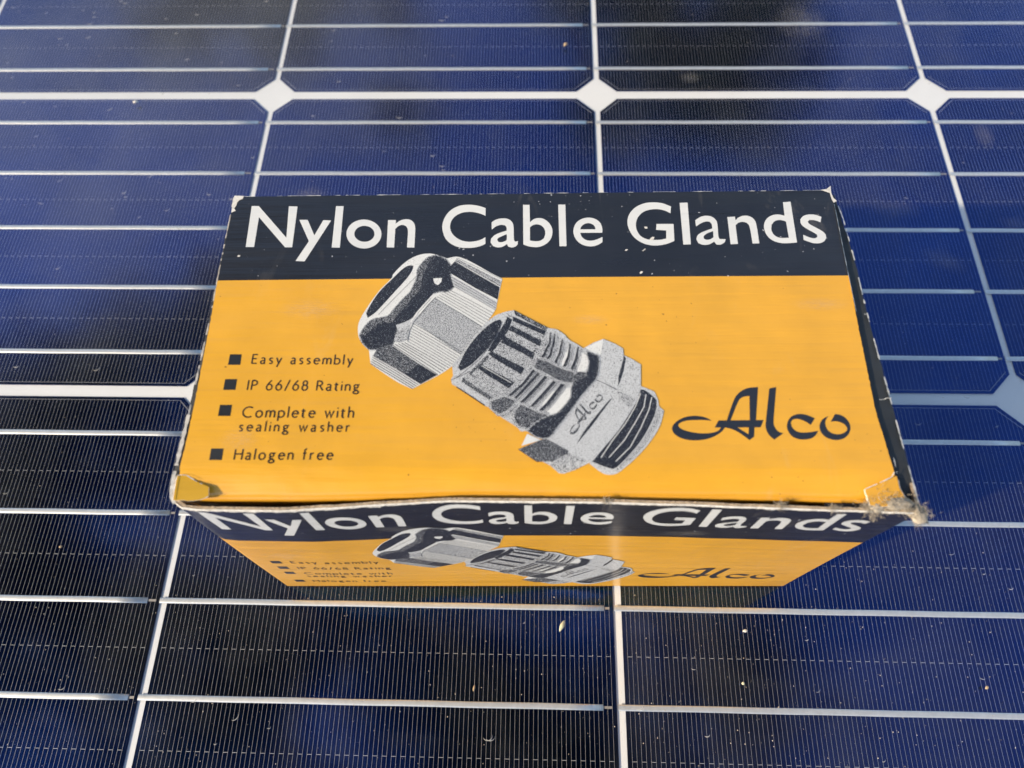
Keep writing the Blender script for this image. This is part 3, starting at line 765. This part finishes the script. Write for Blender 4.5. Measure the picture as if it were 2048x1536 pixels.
blob(Gz([(735,228),(850,275),(850,360),(820,495),(740,590),(640,708),(540,850),(420,1000),(352,1088),(300,1105),(230,1088),(140,1035),(220,960),(330,900),(440,860),(510,790),(580,690),(590,590),(640,520),(730,470),(765,380),(762,300)]), m=DK, layer=17)
pic.poly(Gz([(590,590),(600,470),(650,430),(740,440),(740,480),(660,520),(620,580)]), m=DP, layer=17)

GM = [M['g_light'], M['g_mid'], M['g_deep'], M['g_dark'], M['g_white']]
for on_front, par in ((False, lid), (True, front)):
    base = 0.00004
    t = title.emit('title_lettering', M['white_ink'], par, on_front, base); tag(t, 'white lettering reading Nylon Cable Glands')
    t = feat.emit('feature_lettering', M['text'], par, on_front, base); tag(t, 'small dark lettering listing four features')
    for bt in bullets: bt.emit('bullet_square', M['bullet'], par, on_front, base)
    t = pic.emit('gland_picture', GM, par, on_front, base+0.00002); tag(t, 'grainy black and white picture of a cable gland and its dome nut')
    t = logo.emit('logo_lettering', M['logo'], par, on_front, base); tag(t, 'dark calligraphic lettering reading Alco')

# ------------------------------------------------------------------ wear: torn corners, frayed folds, fluff
def patch(name, pts_px, z, mat, thick=0.0004, curl=None):
    pts = [loc_at(*p, z) for p in pts_px]
    poly = smooth([(p.x, p.y) for p in pts], 6, 12)
    poly = [Vector((p.x+0.0002*nz(p.x*1800, p.y*1800), p.y+0.0002*nz(p.y*1800, p.x*1800, 4), 0)) for p in poly]
    tris = tessellate_polygon([poly]); mb = MB(); n = len(poly)
    zz = lambda p: z+(curl(p) if curl else 0)
    for p in poly: mb.v.append((p.x, p.y, zz(p)))
    for p in poly: mb.v.append((p.x, p.y, zz(p)-thick))
    for t in tris:
        a, b, c = (poly[k] for k in t)
        if (b-a).cross(c-a).z < 0: t = (t[0], t[2], t[1])
        mb.face(t, 0); mb.face([k+n for k in reversed(t)], 1)
    for k in range(n): mb.face((k, k+n, (k+1) % n+n, (k+1) % n), 1)
    return mb.build(name, [mat, M['worn']], lid)
T1 = Z(320, 880, 4.8); T2 = Z(1600, 860, 5.906)
cx0 = loc_at(345, 985).x
t = patch('torn_corner', T1([(168,342),(262,340),(350,398),(475,452),(468,540),(405,572),(300,582),(128,578),(140,480)]), 0.0899, M['yellow'], 0.0003, lambda p: max(0, (p.x-cx0)/0.012)**2*0.0004-0.0002)
tag(t, 'torn yellow front corner of the lid')
frayed_later = [(T1([(168,342),(215,338),(262,342),(350,398),(420,432),(478,455),(470,545),(405,574)]), 0.0902), (T1([(128,578),(140,480),(165,350)]), 0.0900), (T2([(760,703),(870,655),(985,605),(1075,560),(1110,500)]), 0.0906), (T2([(1100,330),(1128,450),(1150,560),(1175,690),(1240,805)]), 0.0904)]
t = patch('torn_corner', T2([(760,703),(870,655),(985,605),(1075,560),(1135,545),(1170,680),(1235,800),(1130,890),(960,905),(820,892),(790,800)]), 0.0900, M['orange'], 0.0006)
tag(t, 'lifted pale orange front corner of the lid')

def frayed(name, path, w0, w1, mat, parent, dens=900, gap=0.0, up=Vector((0, 0, 1)), seed=1, lift=0.00015):
    """ragged ribbon of worn paper along a path (box-local)"""
    mb = MB(); tot = sum((b-a).length for a, b in zip(path, path[1:])); n = max(8, int(tot*dens))
    acc = [0]
    for a, b in zip(path, path[1:]): acc.append(acc[-1]+(b-a).length)
    def at(s):
        for k in range(len(path)-1):
            if s <= acc[k+1] or k == len(path)-2:
                t = (s-acc[k])/max(1e-9, acc[k+1]-acc[k]); return path[k].lerp(path[k+1], t), (path[k+1]-path[k]).normalized()
    prev = None
    for k in range(n+1):
        s = tot*k/n; p, d = at(s); side = d.cross(up).normalized()
        r = 0.5+0.5*nz(s*420, seed)+0.45*nz(s*1900, seed+7)
        w = w0+(w1-w0)*max(0, min(1.2, r))
        if nz(s*160, seed+20)+0.35*nz(s*900, seed+3) < gap-0.5: w = 0
        a = p+side*w*0.5+up*(lift+0.00012*nz(s*2500, seed+5)); b = p-side*w*0.5+up*(lift*0.3)
        if prev and w > 0 and prev[2] > 0: mb.quad(prev[0], prev[1], b, a); 
        prev = (a, b, w)
    o = mb.build(name, mat, parent); return o
for k, (pp, z) in enumerate(frayed_later): frayed('torn_fringe', [loc_at(*p, z) for p in pp], 0.00005, 0.00035, M['worn'], lid, 2600, 0.32, seed=60+k, lift=0.0001)
def V3(l): return [Vector(p) for p in l]
pl = [loc_at(*p, 0.0890) for p in ((469, 396), (452, 480), (436, 560), (418, 650), (398, 740), (378, 830), (360, 905), (348, 955), (343, 990), (350, 1008))]
tag(frayed('frayed_edge', pl[:6], 0.0001, 0.0007, M['worn'], box, 1400, 0.42, seed=2), 'frayed pale paper along the left fold')
tag(frayed('frayed_edge', pl[5:], 0.0003, 0.0015, M['worn'], box, 1400, 0.15, seed=3), 'ragged pale paper at the front left fold')
pr = [loc_at(*p, 0.0888) for p in ((1664, 382), (1686, 440), (1708, 520), (1724, 590), (1742, 660), (1762, 735), (1776, 785), (1800, 875), (1822, 955), (1836, 1005))]
tag(frayed('frayed_edge', pr, 0.0001, 0.0007, M['worn'], box, 1400, 0.35, seed=11), 'frayed pale paper along the right fold')
pr2 = [loc_at(*p, 0.0902) for p in ((1668, 410), (1684, 490), (1696, 550), (1712, 625))]
frayed('frayed_edge', pr2, 0.0001, 0.0003, M['worn'], box, 1400, 0.1, seed=31)
pb = [Vector((x/1000, YB+0.0001, lidz(x/1000, YB)-0.0001)) for x in range(-2, 177, 3)]
tag(frayed('frayed_edge', pb, 0.00003, 0.0004, M['worn'], box, 1200, 0.42, seed=5), 'scuffed back fold with pale chips')
# worn rim of the front wall: white paper with a ragged lower border, brown ply behind
mb = MB(); prev = None; n = 420
for k in range(n+1):
    x = WX0+0.0006+(WX1-WX0-0.0012)*k/n
    hh = 0.0003+0.0007*max(0, nz(x*260, 3)+0.2)+0.0007*max(0, nz(x*1300, 8))
    hh *= 1.8 if x < 0.05 else 1.0
    a = wall_pt(x, WH-0.00005, 0.00009+0.0001*max(0, nz(x*900, 1))); b = wall_pt(x, WH-hh, 0.00005)
    top = Vector((x, a.y+0.00034, WH+0.00022+0.0002*nz(x*600, 4)))
    if prev: mb.quad(prev[1], b, a, prev[0], 0, False); mb.quad(prev[0], a, top, prev[2], 0, False)
    prev = (a, b, top)
tag(mb.build('worn_rim', M['worn'], front), 'white worn rim along the raw top edge')
mb = MB(); prev = None
for k in range(n+1):
    x = WX0+0.0006+(WX1-WX0-0.0012)*k/n; a = wall_pt(x, WH)
    y = a.y+0.00058+0.00008*nz(x*500, 6); z = WH+0.0003+0.00022*nz(x*300, 9)+0.0002*nz(x*1500, 2)
    cur = (Vector((x, y, z)), Vector((x, y+0.00030, z)), Vector((x, y, z-0.0012)))
    if prev: mb.quad(prev[0], cur[0], cur[1], prev[1]); mb.quad(prev[2], cur[2], cur[0], prev[0])
    prev = cur
mb.build('inner_ply', M['board'], front)
# bent front-left lip of the frayed corner
corner_l = loc_at(352, 1008, 0.089)

def fluff(name, spots, n, lmin, lmax, rad, seed, parent, zfun):
    rnd = random.Random(seed); mb = MB()
    for k in range(n):
        sx, sy, sz, sr = rnd.choice(spots)
        p = Vector((sx+rnd.gauss(0, sr), sy+rnd.gauss(0, sr*0.7), sz+rnd.gauss(0, sr*0.35)))
        d = Vector((rnd.gauss(0, 1), rnd.gauss(0, 1), rnd.gauss(0, 0.6))).normalized(); L = rnd.uniform(lmin, lmax)
        path = [p]
        for s in range(5):
            d = (d+Vector((rnd.gauss(0, .45), rnd.gauss(0, .45), rnd.gauss(0, .35)))).normalized(); path.append(path[-1]+d*L/5)
        mb.tube(path, lambda q, r=rnd.uniform(rad*0.5, rad): r*(1-0.12*q), 3)
    o = mb.build(name, M['fluff'], parent); tag(o, 'grey brown paper fibres hanging from the crushed corner', kind='stuff'); return o
def sp(px, py, z, r): v = loc_at(px, py, z); return (v.x, v.y, v.z, r)
spots = [sp(1765, 1003, .0900, .0016), sp(1785, 1005, .0903, .0016), sp(1800, 1003, .0902, .0016), sp(1745, 1018, .0892, .0013), sp(1748, 1030, .0885, .0011), sp(1815, 1012, .0895, .0015), sp(1830, 1022, .0890, .0015), sp(1836, 1032, .0880, .0010), sp(1838, 1044, .0870, .0008), sp(1845, 1025, .0885, .0010), sp(1733, 1010, .0893, .0009)]
fluff('paper_fluff', spots, 850, 0.0006, 0.0016, 0.00008, 3, box, None)
for k, (px, py) in enumerate(((1213, 1001), (1559, 1010), (1667, 1016))):
    fluff('fibre_tuft', [sp(px, py, .0892, .0005)], 60, 0.0008, 0.0022, 0.00006, 20+k, box, None)
# crumpled lump inside the fluffy corner
mb = MB()
rnd = random.Random(5)
for c in ((1790, 1008, .0893, .0042, .0016), (1836, 1030, .0882, .0022, .0024), (1752, 1015, .0888, .0020, .0014)):
    v = loc_at(c[0], c[1], c[2]); g = []
    for a in range(9):
        th = math.pi*a/8; row = []
        for b in range(17):
            ph = 2*math.pi*b/16; dv = Vector((math.sin(th)*math.cos(ph), math.sin(th)*math.sin(ph), math.cos(th)))
            k = 1+0.45*noise.noise(dv*2.3+Vector((c[0], 0, 0)))
            row.append(v+Vector((dv.x*c[3]*k, dv.y*c[4]*k, dv.z*0.0011*k)))
        g.append(row)
    mb.grid(g, 0, True)
tag(mb.build('crushed_corner', M['fluff'], box), 'crushed fibrous front corner of the box')
# crack across the right dust flap
ck = [loc_at(*p, 0.0894) for p in ((1758, 800), (1766, 800), (1773, 797), (1782, 797))]
frayed('crack', ck, 0.0001, 0.0004, M['worn'], box, 3000, 0, seed=44)
# chips knocked off the lid print and the back corners
def chip(px_list, z, seed):
    pts = [loc_at(*p, z) for p in px_list]; poly = [Vector((p.x, p.y, 0)) for p in pts]
    mb = MB()
    for p in poly: mb.v.append(tuple(lid_pt(p.x, p.y, 0.00009)))
    for t in tessellate_polygon([poly]):
        a, b, c = (poly[k] for k in t)
        mb.face(t if (b-a).cross(c-a).z > 0 else (t[0], t[2], t[1]))
    mb.build('paper_chip', M['worn'], lid)
cA = Z(440, 370, 5.12); cC = Z(1240, 370, 4.096)
chip(cA([(150,115),(250,118),(235,150),(205,160),(180,185),(172,215),(150,245),(165,272),(140,280),(120,290),(128,200)]), H, 1)
chip(cC([(1640,45),(1690,38),(1722,12),(1728,70),(1745,110),(1775,135),(1748,150),(1730,120),(1715,70)]), H, 2)
for q in ([(195,345),(222,345),(225,360),(205,362)], [(240,448),(262,428),(282,428),(275,450),(255,455)], [(160,722),(172,706),(188,710),(180,724),(165,730)], [(36,540),(50,528),(66,530),(55,540)], [(180,542),(205,522),(210,528),(188,545)]):
    chip(cC(q), H, 3)
chip(cA([(178,735),(195,722),(212,728),(205,742),(188,742)]), H, 4)

# ------------------------------------------------------------------ bits lying on the glass
def make_spot_mat():
    m, nt, nd, lk, b = new_mat('drop_highlight')
    nd.remove(b); tr = nd.new('ShaderNodeBsdfTransparent'); df = nd.new('ShaderNodeBsdfDiffuse'); df.inputs['Color'].default_value = (0.7, 0.68, 0.64, 1)
    mx = nd.new('ShaderNodeMixShader'); mx.inputs[0].default_value = 0.42
    lk.new(tr.outputs[0], mx.inputs[1]); lk.new(df.outputs[0], mx.inputs[2]); lk.new(mx.outputs[0], nd['Material Output'].inputs['Surface']); return m
def make_smear_mat():
    m, nt, nd, lk, b = new_mat('dried_smear')
    nd.remove(b); tr = nd.new('ShaderNodeBsdfTransparent'); df = nd.new('ShaderNodeBsdfDiffuse'); df.inputs['Color'].default_value = (0.6, 0.57, 0.52, 1)
    mx = nd.new('ShaderNodeMixShader')
    tc = nd.new('ShaderNodeTexCoord'); gr = nd.new('ShaderNodeTexGradient'); gr.gradient_type = 'SPHERICAL'; lk.new(tc.outputs['Object'], gr.inputs[0])
    mp = nd.new('ShaderNodeMapping'); mp.inputs['Scale'].default_value = (2.5, 7, 1); lk.new(tc.outputs['Object'], mp.inputs[0])
    oi = nd.new('ShaderNodeObjectInfo'); va = nd.new('ShaderNodeVectorMath'); lk.new(mp.outputs[0], va.inputs[0]); lk.new(oi.outputs['Location'], va.inputs[1])
    f = noise_n(nd, lk, va.outputs[0], 1.6, 5, 0.7)
    k = math_n(nd, lk, 'MULTIPLY', ramp(nd, lk, f, [(0.38, 0.0), (0.72, 1.0)]), ramp(nd, lk, gr.outputs['Fac'], [(0.05, 0.0), (0.8, 1.0)]))
    lk.new(math_n(nd, lk, 'MULTIPLY', k, 0.2), mx.inputs[0])
    lk.new(tr.outputs[0], mx.inputs[1]); lk.new(df.outputs[0], mx.inputs[2]); lk.new(mx.outputs[0], nd['Material Output'].inputs['Surface']); return m
M['spot'] = make_spot_mat(); M['smear'] = make_smear_mat()
rnd = random.Random(12)
mb = MB()
def in_box(v):
    d = RZ @ (v-Vector((FBL.x, FBL.y, 0))); return -0.004 < d.x < BW+0.004 and -0.003 < d.y < 0.101
def crescent(v, r, a0, span, w):  # pale arc painted as the highlight on the rim of a water drop
    n = 10; prev = None
    for k in range(n+1):
        a = a0+span*k/n; ww = w*math.sin(math.pi*(k+0.4)/(n+0.8))
        p = (v.x+math.cos(a)*r, v.y+math.sin(a)*r*0.9, 0.00012); q = (v.x+math.cos(a)*(r-ww), v.y+math.sin(a)*(r*0.9-ww), 0.00022)
        if prev: mb.quad(prev[0], p, q, prev[1])
        prev = (p, q)
for k in range(110):
    px, py = rnd.uniform(0, 2048), rnd.uniform(0, 1536)
    if rnd.random() < 0.45: px, py = abs(rnd.gauss(0, 420)), abs(rnd.gauss(120, 230))
    v = at_z(px, py, 0)
    if not in_box(v): crescent(v, rnd.uniform(0.0005, 0.0016), rnd.uniform(3.2, 4.4), rnd.uniform(2.0, 3.4), rnd.uniform(0.00015, 0.0004))
tag(mb.build('droplet_highlights', M['spot']), 'painted crescent highlights of small dried water drops scattered over the panel glass', 'water spots', kind='stuff')
# dust grains
mb = MB()
for k in range(2000):
    px, py = rnd.uniform(-60, 2108), rnd.uniform(-40, 1600)
    if rnd.random() < 0.5: py = rnd.uniform(1100, 1600)
    v = at_z(px, py, 0)
    if in_box(v): continue
    r = rnd.choice((0.00006, 0.00008, 0.0001, 0.00013, 0.00022)); a = rnd.uniform(0, 3.14); e = rnd.uniform(0.4, 1)
    i = len(mb.v)
    for q in range(4):
        t = a+q*math.pi/2; s = r*(1 if q % 2 else e); mb.v.append((v.x+math.cos(t)*s, v.y+math.sin(t)*s, 0.00006))
    mb.v.append((v.x, v.y, 0.00006+r*0.8))
    for q in range(4): mb.face((i+q, i+(q+1) % 4, i+4))
M['grain'] = simple('dust_grain', (0.55, 0.47, 0.37), 0.9, 0, 0.4, 400)
tag(mb.build('dust_grains', M['grain']), 'fine pale dust grains scattered over the panel glass', 'dust', kind='stuff')
# larger crumbs: each one a thing
def crumb(name, px, py, L, wd, rot, mat, label, cat):
    v = at_z(px, py, 0); g = []
    for a in range(9):
        t = a/8; row = []
        for b in range(11):
            ph = 2*math.pi*b/10; rr = math.sin(math.pi*min(1, max(0, t)))**0.7*(1+0.25*nz(t*5, math.cos(ph)*2, px))
            row.append((L*(t-0.5), wd*0.5*rr*math.cos(ph), max(0.0, wd*0.32*rr*(1+math.sin(ph)))))
        g.append(row)
    mb = MB(); mb.grid(g, 0, True); o = mb.build(name, mat); o.location = (v.x, v.y, 0.0001); o.rotation_euler = (0, 0, rot); tag(o, label, cat); return o
M['husk'] = simple('seed_husk', (0.56, 0.53, 0.36), 0.8, 0, 0.3, 900)
M['tan'] = simple('tan_crumb', (0.42, 0.30, 0.18), 0.9, 0, 0.3, 900)
crumb('seed_husk', 1124, 1252, 0.0042, 0.0014, R(65), M['husk'], 'pale green seed husk on the glass below the box front', 'seed')
crumb('pale_crumb', 1490, 1262, 0.0018, 0.0010, R(5), M['worn'], 'pale angular crumb on the glass below the logo on the front', 'crumb')
crumb('round_crumb', 1486, 1367, 0.0011, 0.0010, 0, M['husk'], 'small round cream crumb between the two lowest ribbons', 'crumb')
crumb('tan_crumb', 1973, 1375, 0.0016, 0.0010, R(40), M['tan'], 'tan crumb near the lower edge on the right', 'crumb')
crumb('brown_crumb', 122, 1094, 0.0014, 0.0009, R(20), M['tan'], 'brown crumb on the glass left of the box corner', 'crumb')
crumb('brown_flake', 1131, 90, 0.0026, 0.0017, R(50), M['tan'], 'brown flake on the glass near the top centre', 'crumb')
crumb('white_fleck', 272, 205, 0.0030, 0.0016, R(10), M['worn'], 'white fleck just below the upper left white grid line', 'crumb')
crumb('leaf_bit', 948, 1376, 0.0022, 0.0007, R(80), M['tan'], 'thin reddish leaf bit on the glass below the picture', 'leaf bit')
# dried smears: thin films on the glass, each a thing
sm = [(1795,420,60,20,0,'wide pale smear right of the box lid corner'), (1968,270,24,34,0,'tall pale smear at the upper right below the grid joint'), (2030,446,34,16,0,'pale smear at the right edge of the glass'), (1888,520,60,24,-25,'bluish wiped smear beside the right grid line'), (1600,45,60,50,30,'faint long streak at the top right of the glass'), (620,390,40,20,0,'faint smear behind the back left corner of the box'), (1380,555-400,26,16,0,'small pale dab near the middle grid joint')]
for px, py, a, b, rot, lab in sm:
    v = at_z(px, py, 0); k = (at_z(px+1, py, 0)-v).length; mb = MB()
    mb.grid([[(-1+0.5*i, -1+0.5*j, 0) for i in range(5)] for j in range(5)], 0)
    o = mb.build('dried_smear', M['smear']); o.location = (v.x, v.y, 0.00004); o.scale = (a*k, b*k*1.25, 1); o.rotation_euler = (0, 0, R(rot)); tag(o, lab, 'smear', 'dried smears on the glass')

# pale scuffs rubbed into the print of the front wall and the lid
def scuff(par, p, sx, sy, flat):
    mb = MB(); mb.grid([[(-1+0.5*i, -1+0.5*j, 0) for i in range(5)] for j in range(5)], 0)
    o = mb.build('scuff', M['smear'], par); o.location = p; o.scale = (sx, sy, 1); o.rotation_euler = (0, 0, 0) if flat else (R(90)-math.atan2(interp(WT, p.x), WH), 0, 0)
scuff(front, wall_pt(0.0125, 0.0455, 0.0004), 0.0075, 0.0042, False)
scuff(front, wall_pt(0.052, 0.070, 0.0004), 0.010, 0.003, False)
scuff(front, wall_pt(0.128, 0.066, 0.0004), 0.008, 0.003, False)
for px, py, a, b in ((1640, 610, .009, .0025), (1180, 640, .006, .002), (620, 620, .010, .004), (480, 880, .006, .004)):
    v = loc_at(px, py); scuff(lid, lid_pt(v.x, v.y, 0.00035), a, b, True)

# ------------------------------------------------------------------ the tree above, seen only mirrored in the glass
def make_leaf_mat():
    m, nt, nd, lk, b = new_mat('leaf')
    oi = nd.new('ShaderNodeObjectInfo'); f = noise_n(nd, lk, objcoord(nd, lk), 2.5, 3)
    lk.new(ramp(nd, lk, f, [(0.3, (0.025, 0.055, 0.012)), (0.7, (0.09, 0.15, 0.03))]), b.inputs['Base Color']); b.inputs['Roughness'].default_value = 0.5
    return m
M['leaf'] = make_leaf_mat(); M['bark'] = simple('bark', (0.09, 0.065, 0.045), 0.9, 0, 0.4, 12)
def plant_tree(base, fork, ends, clumps, nleaf, lsize, trunk_r, seed, label):
    rnd = random.Random(seed); base = Vector(base); fork = Vector(fork)
    t = bpy.data.objects.new('tree', None); COL.objects.link(t); t.location = base; tag(t, label, 'tree', 'trees mirrored in the glass')
    mb = MB(); mb.tube([Vector(), (fork-base)*.5+Vector((.05, .03, 0)), fork-base], lambda k: trunk_r*(1-.15*k), 10); mb.build('trunk', M['bark'], t)
    mb = MB()
    for e in ends:
        mid = fork.lerp(e, .5)+Vector((rnd.uniform(-.1, .1), rnd.uniform(-.1, .1), .18))
        mb.tube([fork-base, mid-base, e-base], lambda q: trunk_r*(0.36-0.14*q), 6)
    mb.build('limbs', M['bark'], t)
    mb = MB()
    for k in range(nleaf):
        c, r = rnd.choice(clumps)
        p = c+Vector((rnd.gauss(0, r), rnd.gauss(0, r), rnd.gauss(0, r*.7)))-base
        u = Vector((rnd.gauss(0, 1), rnd.gauss(0, 1), rnd.gauss(0, .5))).normalized(); w = u.orthogonal().normalized()
        w = (Matrix.Rotation(rnd.uniform(0, 6.28), 3, u) @ w); L = rnd.uniform(.6, 1.1)*lsize; b = L*.33
        mb.quad(p-u*L, p+w*b, p+u*L, p-w*b)
    tag(mb.build('crown', M['leaf'], t), kind='stuff')
rnd = random.Random(21)
cl = []
for k in range(20):      # dense leaves added right above in place of the camera holder's dark reflection
    cl.append((Vector((rnd.uniform(-0.45, 0.75), rnd.uniform(-0.75, 0.12), rnd.uniform(2.0, 2.5))), rnd.uniform(.10, .16)))
for k in range(22):      # unseen bough added behind the camera, blocking sky where its holder stands
    cl.append((Vector((rnd.uniform(-0.9, 0.9), rnd.uniform(-1.7, -0.7), rnd.uniform(2.1, 2.6))), rnd.uniform(.10, .18)))
for k in range(40):      # looser boughs towards the trunk, sky between them
    cl.append((Vector((rnd.uniform(-2.3, -0.4), rnd.uniform(-0.6, 0.8), rnd.uniform(1.95, 2.55))), rnd.uniform(.08, .15)))
for k in range(9):
    cl.append((Vector((rnd.uniform(-1.9, -0.9), rnd.uniform(0.8, 1.4), rnd.uniform(2.0, 2.6))), rnd.uniform(.07, .13)))
plant_tree((-2.7, 0.6, -0.042), (-2.35, 0.45, 1.75), [c for c, r in cl[::5]], cl, 14000, .062, .13, 4, 'leafy tree leaning overhead, mirrored as dark patches in the lower left glass, with boughs added over the camera')
cl = []
for k in range(34):
    cl.append((Vector((rnd.uniform(0.2, 2.6), rnd.uniform(5.0, 6.6), rnd.uniform(3.6, 5.4))), rnd.uniform(.12, .28)))
for k in range(14):
    cl.append((Vector((rnd.uniform(-3.6, -1.2), rnd.uniform(5.2, 6.4), rnd.uniform(3.9, 5.2))), rnd.uniform(.10, .22)))
plant_tree((-0.2, 7.2, -0.042), (-0.1, 6.6, 2.9), [c for c, r in cl[::5]], cl, 8000, .11, .2, 9, 'tall leafy tree beyond the panel, mirrored at the far edge of the glass')
